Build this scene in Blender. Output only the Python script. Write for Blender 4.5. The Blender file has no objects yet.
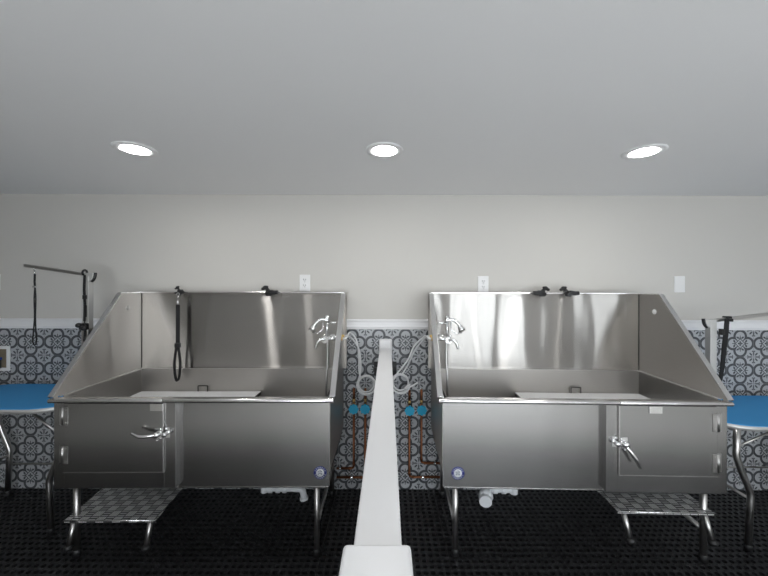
import bpy, bmesh, math, random
from mathutils import Vector, Matrix
random.seed(4)
S = bpy.context.scene
COL = S.collection
PI = math.pi
WY = 2.519          # far wall
CZ = 2.206          # ceiling
CH = 1.521          # camera height

# ------------------------------------------------------------------ builders
class MB:
    def __init__(s):
        s.bm = bmesh.new(); s.smooth = []
    def _done(s, faces, smooth=False, mi=0):
        for f in faces:
            f.smooth = smooth; f.material_index = mi
    def box(s, x0, x1, y0, y1, z0, z1, mi=0):
        if x0 > x1: x0, x1 = x1, x0
        if y0 > y1: y0, y1 = y1, y0
        if z0 > z1: z0, z1 = z1, z0
        v = [s.bm.verts.new(p) for p in ((x0,y0,z0),(x1,y0,z0),(x1,y1,z0),(x0,y1,z0),(x0,y0,z1),(x1,y0,z1),(x1,y1,z1),(x0,y1,z1))]
        fs = [s.bm.faces.new([v[i] for i in q]) for q in ((0,3,2,1),(4,5,6,7),(0,1,5,4),(1,2,6,5),(2,3,7,6),(3,0,4,7))]
        s._done(fs, False, mi); return s
    def obox(s, c, ax, ay, az, mi=0):
        c = Vector(c); ax = Vector(ax); ay = Vector(ay); az = Vector(az)
        v = [s.bm.verts.new(c + a*ax + b*ay + d*az) for a, b, d in ((-1,-1,-1),(1,-1,-1),(1,1,-1),(-1,1,-1),(-1,-1,1),(1,-1,1),(1,1,1),(-1,1,1))]
        fs = [s.bm.faces.new([v[i] for i in q]) for q in ((0,3,2,1),(4,5,6,7),(0,1,5,4),(1,2,6,5),(2,3,7,6),(3,0,4,7))]
        s._done(fs, False, mi); return s
    def prism(s, pts, off, mi=0):
        """closed polygon (list of 3-D points) pushed along off"""
        off = Vector(off); a = [s.bm.verts.new(Vector(p)) for p in pts]; b = [s.bm.verts.new(Vector(p)+off) for p in pts]
        n = len(pts); fs = [s.bm.faces.new(a), s.bm.faces.new(list(reversed(b)))]
        for i in range(n):
            fs.append(s.bm.faces.new([a[i], b[i], b[(i+1) % n], a[(i+1) % n]]))
        s._done(fs, False, mi); return s
    def tube(s, pts, r, n=12, mi=0, caps=True, radii=None, flat=1.0, up=None):
        pts = [Vector(p) for p in pts]; rings = []; prev = None
        for i, p in enumerate(pts):
            if i == 0: t = pts[1]-pts[0]
            elif i == len(pts)-1: t = pts[-1]-pts[-2]
            else: t = (pts[i+1]-p).normalized() + (p-pts[i-1]).normalized()
            t.normalize()
            if prev is None:
                ref = Vector(up) if up else (Vector((0,0,1)) if abs(t.z) < .9 else Vector((1,0,0)))
                a = t.cross(ref).normalized()
            else:
                a = (prev - t*prev.dot(t)).normalized()
            prev = a; b = t.cross(a).normalized()
            rr = radii[i] if radii else r
            rings.append([s.bm.verts.new(p + a*math.cos(2*PI*k/n)*rr + b*math.sin(2*PI*k/n)*rr*flat) for k in range(n)])
        fs = []
        for i in range(len(rings)-1):
            for k in range(n):
                fs.append(s.bm.faces.new([rings[i][k], rings[i][(k+1) % n], rings[i+1][(k+1) % n], rings[i+1][k]]))
        s._done(fs, True, mi)
        if caps:
            s._done([s.bm.faces.new(list(reversed(rings[0]))), s.bm.faces.new(rings[-1])], False, mi)
        return s
    def cyl(s, c0, c1, r, r1=None, n=24, mi=0):
        return s.tube([c0, c1], r, n, mi, True, [r, r if r1 is None else r1])
    def lathe(s, prof, c, axis='z', n=32, mi=0, caps=False):
        """prof = [(radius, height)]"""
        c = Vector(c); rings = []
        def P(r, h, a):
            x, y = r*math.cos(a), r*math.sin(a)
            return c + (Vector((x,y,h)) if axis == 'z' else Vector((x,h,y)) if axis == 'y' else Vector((h,x,y)))
        for r, h in prof:
            rings.append([s.bm.verts.new(P(max(r,1e-5), h, 2*PI*k/n)) for k in range(n)])
        fs = []
        for i in range(len(rings)-1):
            for k in range(n):
                fs.append(s.bm.faces.new([rings[i][k], rings[i][(k+1) % n], rings[i+1][(k+1) % n], rings[i+1][k]]))
        s._done(fs, True, mi)
        if caps: s._done([s.bm.faces.new(rings[0]), s.bm.faces.new(rings[-1])], False, mi)
        return s
    def ball(s, c, rx, ry=None, rz=None, mi=0, n=14):
        ry = rx if ry is None else ry; rz = rx if rz is None else rz
        m = Matrix.Translation(Vector(c)) @ Matrix.Diagonal((rx, ry, rz, 1))
        r = bmesh.ops.create_uvsphere(s.bm, u_segments=n, v_segments=n//2+1, radius=1, matrix=m)
        s._done({f for v in r['verts'] for f in v.link_faces}, True, mi); return s

LOC = {}
def link(name, mb, mats, parent=None, bevel=0, recalc=True, seg=2):
    bm = mb.bm
    if recalc: bmesh.ops.recalc_face_normals(bm, faces=bm.faces)
    loc = LOC.get(parent.name, Vector((0,0,0))) if parent else Vector((0,0,0))
    if loc.length > 0: bmesh.ops.translate(bm, verts=bm.verts, vec=-loc)
    uv = bm.loops.layers.uv.new('UVMap')
    for f in bm.faces:
        nx, ny, nz = (abs(c) for c in f.normal)
        for l in f.loops:
            x, y, z = l.vert.co
            l[uv].uv = (x, z) if ny >= nx and ny >= nz else ((y, z) if nx >= nz else (x, y))
    me = bpy.data.meshes.new(name); bm.to_mesh(me); bm.free()
    for m in (mats if isinstance(mats, (list, tuple)) else [mats]): me.materials.append(m)
    o = bpy.data.objects.new(name, me); COL.objects.link(o)
    if parent:
        o.parent = parent; LOC[o.name] = loc
    if bevel:
        b = o.modifiers.new('bevel', 'BEVEL'); b.width = bevel; b.segments = seg; b.limit_method = 'ANGLE'; b.angle_limit = math.radians(40)
        b.harden_normals = False
    return o
def tag(o, label=None, cat=None, group=None, kind=None):
    if label: o['label'] = label
    if cat: o['category'] = cat
    if group: o['group'] = group
    if kind: o['kind'] = kind
    return o
def thing(name, loc, label, cat, group=None):
    o = bpy.data.objects.new(name, None); o.empty_display_size = .1
    COL.objects.link(o); o.location = loc; LOC[o.name] = Vector(loc)
    return tag(o, label, cat, group)
def struct(name, mb, mat, parent=None, bevel=0):
    o = link(name, mb, mat, parent, bevel)
    if not parent: o['kind'] = 'structure'
    return o
def smooth_path(pts, n=8):
    """Catmull-Rom through points"""
    P = [Vector(p) for p in pts]; P = [P[0]*2-P[1]] + P + [P[-1]*2-P[-2]]; out = []
    for i in range(1, len(P)-2):
        for k in range(n):
            t = k/n; a, b, c, d = P[i-1], P[i], P[i+1], P[i+2]
            out.append(.5*((2*b) + (c-a)*t + (2*a-5*b+4*c-d)*t*t + (3*b-a-3*c+d)*t**3))
    out.append(P[-2]); return out

# ------------------------------------------------------------------ materials
def mat(name, col=(.8,.8,.8), rough=.5, metal=0, spec=.5, emit=None, es=0, trans=0, coat=0):
    m = bpy.data.materials.new(name); m.use_nodes = True
    b = m.node_tree.nodes['Principled BSDF']
    b.inputs['Base Color'].default_value = (*col, 1); b.inputs['Roughness'].default_value = rough
    b.inputs['Metallic'].default_value = metal; b.inputs['Specular IOR Level'].default_value = spec
    b.inputs['Transmission Weight'].default_value = trans; b.inputs['Coat Weight'].default_value = coat
    if emit: b.inputs['Emission Color'].default_value = (*emit, 1); b.inputs['Emission Strength'].default_value = es
    return m
def bump(m, scale, strength, dist=.01, detail=3, stretch=None, coord='Object'):
    nt = m.node_tree; N = nt.nodes; L = nt.links; b = N['Principled BSDF']
    tc = N.new('ShaderNodeTexCoord'); no = N.new('ShaderNodeTexNoise'); bp = N.new('ShaderNodeBump')
    no.inputs['Scale'].default_value = scale; no.inputs['Detail'].default_value = detail
    src = tc.outputs[coord]
    if stretch:
        mp = N.new('ShaderNodeMapping'); mp.inputs['Scale'].default_value = stretch
        L.new(src, mp.inputs[0]); src = mp.outputs[0]
    L.new(src, no.inputs['Vector']); L.new(no.outputs['Fac'], bp.inputs['Height'])
    bp.inputs['Strength'].default_value = strength; bp.inputs['Distance'].default_value = dist
    if b.inputs['Normal'].is_linked:
        L.new(b.inputs['Normal'].links[0].from_socket, bp.inputs['Normal'])
    L.new(bp.outputs[0], b.inputs['Normal'])
    return m
def vary(m, c0, c1, scale, detail=3, stretch=None):
    nt = m.node_tree; N = nt.nodes; L = nt.links; b = N['Principled BSDF']
    tc = N.new('ShaderNodeTexCoord'); no = N.new('ShaderNodeTexNoise'); mx = N.new('ShaderNodeMix'); mx.data_type = 'RGBA'
    no.inputs['Scale'].default_value = scale; no.inputs['Detail'].default_value = detail
    src = tc.outputs['Object']
    if stretch:
        mp = N.new('ShaderNodeMapping'); mp.inputs['Scale'].default_value = stretch; L.new(src, mp.inputs[0]); src = mp.outputs[0]
    L.new(src, no.inputs['Vector']); L.new(no.outputs['Fac'], mx.inputs['Factor'])
    mx.inputs['A'].default_value = (*c0, 1); mx.inputs['B'].default_value = (*c1, 1)
    L.new(mx.outputs['Result'], b.inputs['Base Color']); return m
def steel(name, col, vert, horiz, wave=.0, brush=True):
    """brushed sheet: reflections smear vertically (vert) far more than sideways (horiz)"""
    m = bpy.data.materials.new(name); m.use_nodes = True
    nt = m.node_tree; N = nt.nodes; L = nt.links
    N.remove(N['Principled BSDF'])
    g = N.new('ShaderNodeBsdfAnisotropic'); g.distribution = 'MULTI_GGX'
    k = math.sqrt(horiz/vert)                       # 1 - anisotropy
    g.inputs['Anisotropy'].default_value = 1-k; g.inputs['Roughness'].default_value = math.sqrt(vert*k)
    tg = N.new('ShaderNodeTangent'); tg.direction_type = 'UV_MAP'; tg.uv_map = 'UVMap'
    L.new(tg.outputs[0], g.inputs['Tangent']); L.new(g.outputs[0], N['Material Output'].inputs[0])
    g.inputs['Color'].default_value = (*col, 1)
    tc = N.new('ShaderNodeTexCoord')
    if brush:
        mp = N.new('ShaderNodeMapping'); mp.inputs['Scale'].default_value = (1, 1, 25)
        no = N.new('ShaderNodeTexNoise'); no.inputs['Scale'].default_value = 30
        mx = N.new('ShaderNodeMix'); mx.data_type = 'RGBA'
        mx.inputs['A'].default_value = (*[c*.93 for c in col], 1); mx.inputs['B'].default_value = (*[min(1, c*1.05) for c in col], 1)
        L.new(tc.outputs['Object'], mp.inputs[0]); L.new(mp.outputs[0], no.inputs['Vector']); L.new(no.outputs['Fac'], mx.inputs['Factor'])
        L.new(mx.outputs['Result'], g.inputs['Color'])
    if wave:
        mp = N.new('ShaderNodeMapping'); mp.inputs['Scale'].default_value = (4.0, 4.0, 1.2)
        no = N.new('ShaderNodeTexNoise'); no.inputs['Scale'].default_value = 1; no.inputs['Detail'].default_value = 1
        bp = N.new('ShaderNodeBump'); bp.inputs['Strength'].default_value = wave; bp.inputs['Distance'].default_value = .05
        L.new(tc.outputs['Object'], mp.inputs[0]); L.new(mp.outputs[0], no.inputs['Vector']); L.new(no.outputs['Fac'], bp.inputs['Height'])
        L.new(bp.outputs[0], g.inputs['Normal'])
    return m
class X:
    """shader arithmetic"""
    nt = None
    def __init__(s, sock): s.s = sock
    @staticmethod
    def op(o, *a):
        n = X.nt.nodes.new('ShaderNodeMath'); n.operation = o
        for i, v in enumerate(a):
            if isinstance(v, X): X.nt.links.new(v.s, n.inputs[i])
            else: n.inputs[i].default_value = v
        return X(n.outputs[0])
    def __add__(a, b): return X.op('ADD', a, b)
    def __sub__(a, b): return X.op('SUBTRACT', a, b)
    def __rsub__(a, b): return X.op('SUBTRACT', b, a)
    def __mul__(a, b): return X.op('MULTIPLY', a, b)
    def __truediv__(a, b): return X.op('DIVIDE', a, b)
    def abs(a): return X.op('ABSOLUTE', a)
    def frac(a): return X.op('FRACT', a)
    def lt(a, b): return X.op('LESS_THAN', a, b)
    def gt(a, b): return X.op('GREATER_THAN', a, b)
    def min(a, b): return X.op('MINIMUM', a, b)
    def max(a, b): return X.op('MAXIMUM', a, b)
def hyp(a, b): return X.op('SQRT', a*a + b*b)

def tile_material():
    m = mat('patterned_tile', (.5,.5,.5), .38)
    nt = m.node_tree; X.nt = nt; N = nt.nodes; L = nt.links; b = N['Principled BSDF']
    tc = N.new('ShaderNodeTexCoord'); sp = N.new('ShaderNodeSeparateXYZ'); L.new(tc.outputs['Object'], sp.inputs[0])
    P = .2005
    u = (X(sp.outputs['X']) + (.168 + 30*P))/P + .5 + X(sp.outputs['X']).gt(1.0)*.5      # rosette centres at integers + .5 -> motif (cross) at integers
    v = (X(sp.outputs['Z']) + (30*P - 1.197))/P + .5
    fu = (u + .5).frac() - .5; fv = (v + .5).frac() - .5  # centred on the cross motif
    ax = fu.abs(); ay = fv.abs()
    d = (hyp(ax-.268, ay) - .212).min(hyp(ax, ay-.268) - .212)
    d = d.min((ax + ay - .30)*.7071)
    outline = d.abs().lt(.043)
    hx = ax.max(ay); hy = ax.min(ay)
    dots = hyp(hx-.222, hy-.088).lt(.036)
    hook = (hyp(hx-.265, hy-.060) - .072).abs().lt(.015) * hx.lt(.262)
    split = (hx-hy).abs().lt(.022) * hx.gt(.09) * hx.lt(.20)
    stem = hy.lt(.014) * hx.gt(.24) * hx.lt(.30)
    dm = ax + ay
    ring = (dm - .182).abs().lt(.020)
    flower = (hyp(hx-.055, hy).lt(.034)).max(dm.lt(.03))
    qx = .5 - ax; qy = .5 - ay
    q1 = qx.max(qy); q2 = qx.min(qy)
    axial = hyp((q1-.135)/3.6, q2).lt(.027)
    bud = hyp((q1-.215)/1.0, q2-.040).lt(.024)
    dg = (qx + qy)*.7071; de = (qx - qy).abs()*.7071
    diag = hyp((dg-.145)/2.4, de).lt(.030)
    dark = outline
    for k in (dots, hook, split, stem, ring, flower, axial, bud, diag): dark = dark.max(k)
    joint = (ax.gt(.4935)).max(ay.gt(.4935))
    no = N.new('ShaderNodeTexNoise'); no.inputs['Scale'].default_value = 14; no.inputs['Detail'].default_value = 4
    L.new(tc.outputs['Object'], no.inputs['Vector'])
    cr = N.new('ShaderNodeMix'); cr.data_type = 'RGBA'
    cr.inputs['A'].default_value = (.50,.515,.535,1); cr.inputs['B'].default_value = (.40,.415,.435,1)
    L.new(no.outputs['Fac'], cr.inputs['Factor'])
    m1 = N.new('ShaderNodeMix'); m1.data_type = 'RGBA'; m1.inputs['B'].default_value = (.060,.066,.074,1)
    L.new(cr.outputs['Result'], m1.inputs['A']); L.new(dark.s, m1.inputs['Factor'])
    m2 = N.new('ShaderNodeMix'); m2.data_type = 'RGBA'; m2.inputs['B'].default_value = (.20,.20,.21,1)
    L.new(m1.outputs['Result'], m2.inputs['A']); L.new(joint.s, m2.inputs['Factor'])
    L.new(m2.outputs['Result'], b.inputs['Base Color'])
    return m

M = {}
M['wall'] = bump(mat('wall_paint', (.635,.618,.585), .75, spec=.3), 220, .08, .002)
M['rearwall'] = mat('rear_wall_paint', (.76,.745,.72), .8, spec=.2)
M['sidewall'] = mat('darkened_side_wall_paint', (.34,.33,.31), .8, spec=.2)  # unseen left wall, made dark to dim that side of the room
M['ceiling'] = bump(mat('ceiling_paint', (.90,.90,.905), .9, spec=.2), 160, .06, .002)
M['white'] = bump(mat('white_gloss_paint', (.86,.86,.87), .35), 60, .04, .002)
M['plastic'] = mat('white_plastic', (.85,.85,.85), .35)
M['slot'] = mat('dark_slot', (.05,.05,.05), .6)
M['tile'] = tile_material()
M['concrete'] = bump(vary(mat('wet_dark_concrete', (.012,.012,.013), .45), (.008,.008,.009), (.02,.02,.021), 5), 30, .2)
M['bounce_floor'] = vary(mat('pale_bounce_floor', (.6,.58,.55), .5), (.74,.73,.71), (.80,.79,.77), 3)
M['rubber'] = bump(vary(mat('black_rubber', (.014,.014,.015), .34, spec=.5), (.010,.010,.011), (.022,.022,.024), 9), 90, .15, .003)
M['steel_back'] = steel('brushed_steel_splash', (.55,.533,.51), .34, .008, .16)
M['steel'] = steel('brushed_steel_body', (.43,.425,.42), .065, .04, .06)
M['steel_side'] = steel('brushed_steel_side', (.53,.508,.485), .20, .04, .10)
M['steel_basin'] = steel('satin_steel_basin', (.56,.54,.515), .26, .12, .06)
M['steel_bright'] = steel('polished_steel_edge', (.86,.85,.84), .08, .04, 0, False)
M['seam'] = mat('dark_weld_seam', (.12,.115,.11), .5, 1)
M['chrome'] = mat('chrome', (.82,.82,.82), .12, 1)
M['tube'] = bump(mat('satin_steel_tube', (.52,.51,.50), .3, 1), 40, .1, .002)
M['alu'] = bump(mat('brushed_aluminium', (.62,.62,.61), .45, .55), 80, .1, .002)
M['copper'] = vary(mat('aged_copper', (.30,.12,.06), .4, 1), (.22,.08,.04), (.40,.17,.09), 20)
M['brass'] = mat('brass', (.78,.55,.22), .28, 1)
M['valve_blue'] = mat('blue_valve_plastic', (.02,.42,.68), .4)
M['handle_blue'] = mat('dark_blue_plastic', (.01,.05,.28), .4)
M['hose'] = mat('clear_vinyl_hose', (.86,.87,.88), .15, spec=.6)
M['black'] = bump(mat('black_plastic', (.012,.012,.013), .45), 120, .1, .002)
M['strap'] = bump(mat('black_nylon_webbing', (.01,.01,.011), .75), 300, .4, .002)
M['blue_top'] = bump(mat('blue_rubber_table_top', (.045,.33,.72), .55, spec=.35), 260, .35, .002)
M['pvc'] = mat('white_pvc', (.62,.64,.66), .35)
M['sticker_blue'] = mat('sticker_blue', (.010,.022,.20), .5)
M['sticker_white'] = mat('sticker_white', (.75,.76,.78), .35)
M['sticker_grey'] = mat('sticker_grey', (.25,.28,.33), .4)
M['grate'] = bump(mat('white_plastic_flooring', (.92,.92,.92), .5), 50, .1, .003)
M['boxback'] = vary(mat('box_interior', (.22,.18,.12), .6), (.16,.13,.09), (.30,.25,.17), 12)
M['led'] = mat('led_diffuser', (1,1,1), .5, emit=(1,.985,.96), es=90)
M['pane'] = mat('daylit_window_pane', (1,1,1), .3, emit=(.90,.955,1), es=5.0)

def diamond_plate():
    m = mat('diamond_plate', (.58,.58,.57), .30, .55)
    nt = m.node_tree; X.nt = nt; N = nt.nodes; L = nt.links; b = N['Principled BSDF']
    tc = N.new('ShaderNodeTexCoord'); sp = N.new('ShaderNodeSeparateXYZ'); L.new(tc.outputs['Object'], sp.inputs[0])
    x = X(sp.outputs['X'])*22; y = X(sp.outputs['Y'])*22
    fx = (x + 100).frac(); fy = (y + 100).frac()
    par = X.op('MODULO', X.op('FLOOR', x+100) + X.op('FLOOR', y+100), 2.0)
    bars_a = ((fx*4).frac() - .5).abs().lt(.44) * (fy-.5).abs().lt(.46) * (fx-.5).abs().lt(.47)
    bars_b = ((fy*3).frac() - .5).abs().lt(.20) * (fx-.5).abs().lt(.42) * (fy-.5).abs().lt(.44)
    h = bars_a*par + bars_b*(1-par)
    bp = N.new('ShaderNodeBump'); bp.inputs['Strength'].default_value = .8; bp.inputs['Distance'].default_value = .004
    L.new(h.s, bp.inputs['Height']); L.new(bp.outputs[0], b.inputs['Normal'])
    mx = N.new('ShaderNodeMix'); mx.data_type = 'RGBA'          # bright bars, dark grooves: glint and shade of the relief painted into the colour
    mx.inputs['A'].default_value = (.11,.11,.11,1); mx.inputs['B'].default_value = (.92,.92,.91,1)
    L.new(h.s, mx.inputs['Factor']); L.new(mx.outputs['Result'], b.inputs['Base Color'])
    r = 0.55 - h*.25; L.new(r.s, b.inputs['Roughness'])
    return m
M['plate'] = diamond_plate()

# ------------------------------------------------------------------ the room
XL, XR, YR = -3.75, 4.75, -2.3
T = .1
struct('floor', MB().box(XL-T, XR+T, YR-T, WY+T, -.12, -.0185), M['concrete'])
struct('rear_bounce_floor', MB().box(XL, XR, YR, .30, -.0185, -.008), M['bounce_floor'])  # unseen pale floor sheet, added to bounce light onto the ceiling
struct('ceiling', MB().box(XL-T, XR+T, YR-T, WY+T, CZ, CZ+.12), M['ceiling'])
struct('wall_back', MB().box(XL-T, XR+T, WY, WY+T, -.0185, CZ), M['wall'])
struct('wall_left', MB().box(XL-T, XL, YR, WY, -.0185, CZ), M['sidewall'])
struct('wall_right', MB().box(XR, XR+T, YR, WY, -.0185, CZ), M['rearwall'])
struct('wall_front', MB().box(XL-T, XR+T, YR-T, YR, -.0185, CZ), M['rearwall'])
# tiled dado and its cap rail
struct('trim_1', MB().box(XL, XR, WY-.010, WY, -.0185, 1.197), M['tile'])
rail = MB()
prof = [(0,1.197),(-.016,1.197),(-.016,1.204),(-.021,1.210),(-.021,1.218),(-.017,1.224),(-.015,1.250),(-.019,1.256),(-.019,1.264),(-.012,1.272),(0,1.272)]
rail.prism([(XL, WY+dy, z) for dy, z in prof], (XR-XL, 0, 0))
struct('trim_2', rail, M['white'])
# windows in the wall behind the camera (daylight); the wide middle one is added as fill
def window(n, x0, x1, z0, z1, y=YR):
    w = MB(); f = .05
    w.box(x0-f, x1+f, y, y+.05, z1, z1+f).box(x0-f, x1+f, y, y+.07, z0-f, z0).box(x0-f, x0, y, y+.05, z0, z1).box(x1, x1+f, y, y+.05, z0, z1)
    zm = (z0+z1)/2
    w.box(x0, x1, y+.012, y+.04, zm-.015, zm+.015)
    for q in (1, 2):
        xm = x0+(x1-x0)*q/3; w.box(xm-.012, xm+.012, y+.012, y+.04, z0, z1)
    o = struct('window_%d' % n, w, M['white'])
    link('pane', MB().box(x0, x1, y+.002, y+.012, z0, z1), M['pane'], o)
window(1, 1.15, 1.90, .25, 2.05)
window(2, 2.12, 2.68, .25, 2.05)
window(4, -.75, .80, .25, 2.05)  # invented window, added for frontal light and a brighter ceiling
window(3, 4.00, 4.45, .6, 2.0)

# the white half wall in the middle with its end posts
o = MB().box(-.0595, .0255, .535, WY-.012, -.0185, 1.066)
hw = link('wall_divider', o, M['white'], None, .004); hw['kind'] = 'structure'
pm = MB().box(-.0655, .0315, WY-.0405, WY-.0105, 1.0, 1.128)
link('end_cap', pm, M['white'], hw, .012, seg=3)
pm = MB().box(-.070, .036, .449, .556, -.0185, 1.03)
link('end_post', pm, M['white'], hw, .004)
pm = MB().box(-.0735, .0395, .446, .562, 1.03, 1.090)
link('post_cap', pm, M['white'], hw, .007, seg=3)
pm = MB().box(-.0795, .0455, .440, .566, 1.018, 1.032)
link('cap_moulding', pm, M['white'], hw, .004, seg=3)

# ------------------------------------------------------------------ rubber floor tiles
def rubber_tile_mesh(A=.3165, n=8):
    mb = MB(); bm = mb.bm; p = A/n; g = .0012
    z1, z0 = 0.0, -.018
    vs = {}
    def V(x, y, z):
        k = (round(x,5), round(y,5), z)
        if k not in vs: vs[k] = bm.verts.new((x,y,z))
        return vs[k]
    K = 8
    for i in range(n):
        for j in range(n):
            cx, cy = (i+.5)*p, (j+.5)*p
            x0, x1, y0, y1 = i*p, (i+1)*p, j*p, (j+1)*p
            if i == 0: x0 += g
            if j == 0: y0 += g
            if i == n-1: x1 -= g
            if j == n-1: y1 -= g
            mx, my = cx, cy
            outer = [(x1,my),(x1,y1),(mx,y1),(x0,y1),(x0,my),(x0,y0),(mx,y0),(x1,y0)]
            rx, ry = p*.36, p*.31
            inner = [(cx+rx*math.cos(k*PI/4), cy+ry*math.sin(k*PI/4)) for k in range(K)]
            inner = [(cx + (a-cx)*(1.12 if k % 2 else 1), cy + (b-cy)*(1.12 if k % 2 else 1)) for k, (a, b) in enumerate(inner)]
            for k in range(K):
                q = (k+1) % K
                bm.faces.new([V(*outer[k],z1), V(*outer[q],z1), V(*inner[q],z1), V(*inner[k],z1)])
                bm.faces.new([V(*inner[k],z1), V(*inner[q],z1), V(*inner[q],z0), V(*inner[k],z0)])
    for a in (g, A-g):
        bm.faces.new([V(a,g,z1), V(a,A-g,z1), V(a,A-g,z0), V(a,g,z0)])
        bm.faces.new([V(g,a,z1), V(A-g,a,z1), V(A-g,a,z0), V(g,a,z0)])
    # little raised studs on the webs
    for i in range(1, n):
        for j in range(1, n):
            c = (i*p, j*p); r = p*.10
            top = [bm.verts.new((c[0]+r*math.cos(k*PI/3), c[1]+r*math.sin(k*PI/3), .0025)) for k in range(6)]
            bot = [bm.verts.new((c[0]+1.5*r*math.cos(k*PI/3), c[1]+1.5*r*math.sin(k*PI/3), 0.0)) for k in range(6)]
            bm.faces.new(top)
            for k in range(6): bm.faces.new([bot[k], bot[(k+1)%6], top[(k+1)%6], top[k]])
    return mb
A = .3165
t0 = link('rubber_mat', rubber_tile_mesh(A), M['rubber'], None, recalc=False)
tag(t0, 'square black rubber mat with rows of drain holes in the interlocking floor covering', 'floor mat', 'interlocking rubber mats')
ox, oy = .0265 , WY-.0115
first = True
ncolR = 10
for j in range(4):
    for side in (1, -1):
        for i in range(ncolR):
            x = .0270 + i*A if side > 0 else -.0610 - (i+1)*A
            y = oy - (j+1)*A
            o = t0 if first else t0.copy()
            if not first: COL.objects.link(o)
            first = False
            o.location = (x, y, 0)

# ------------------------------------------------------------------ recessed ceiling lights
def ceiling_light(x, y, label):
    t = thing('recessed_ceiling_light', (x, y, CZ), label, 'ceiling light', 'recessed ceiling lights')
    c = (x, y, CZ)
    tr = MB().lathe([(.096,0),(.096,-.003),(.092,-.0055),(.066,-.006),(.0615,-.003),(.061,0)], c, 'z', 48)
    link('trim_ring', tr, M['ceiling'], t)
    dm = MB().lathe([(.0612,-.0045),(.050,-.0052),(.025,-.0056),(0,-.0058)], c, 'z', 40)
    link('diffuser', dm, M['led'], t)
ceiling_light(-1.272, 1.684, 'round recessed ceiling light above the left tub, leftmost of the three')
ceiling_light(-.020, 1.69, 'round recessed ceiling light above the white half wall, middle of the three')
ceiling_light(1.297, 1.70, 'round recessed ceiling light above the right tub, rightmost of the three')

for i_, (lx_, ly_) in enumerate(((-1.272,-.75),(-.02,-.75),(1.295,-.75),(2.7,-.75))):
    ceiling_light(lx_, ly_, ['round recessed ceiling light behind the camera on the left','round recessed ceiling light behind the camera in the middle','round recessed ceiling light behind the camera on the right','round recessed ceiling light at the far right behind the camera'][i_])
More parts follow.
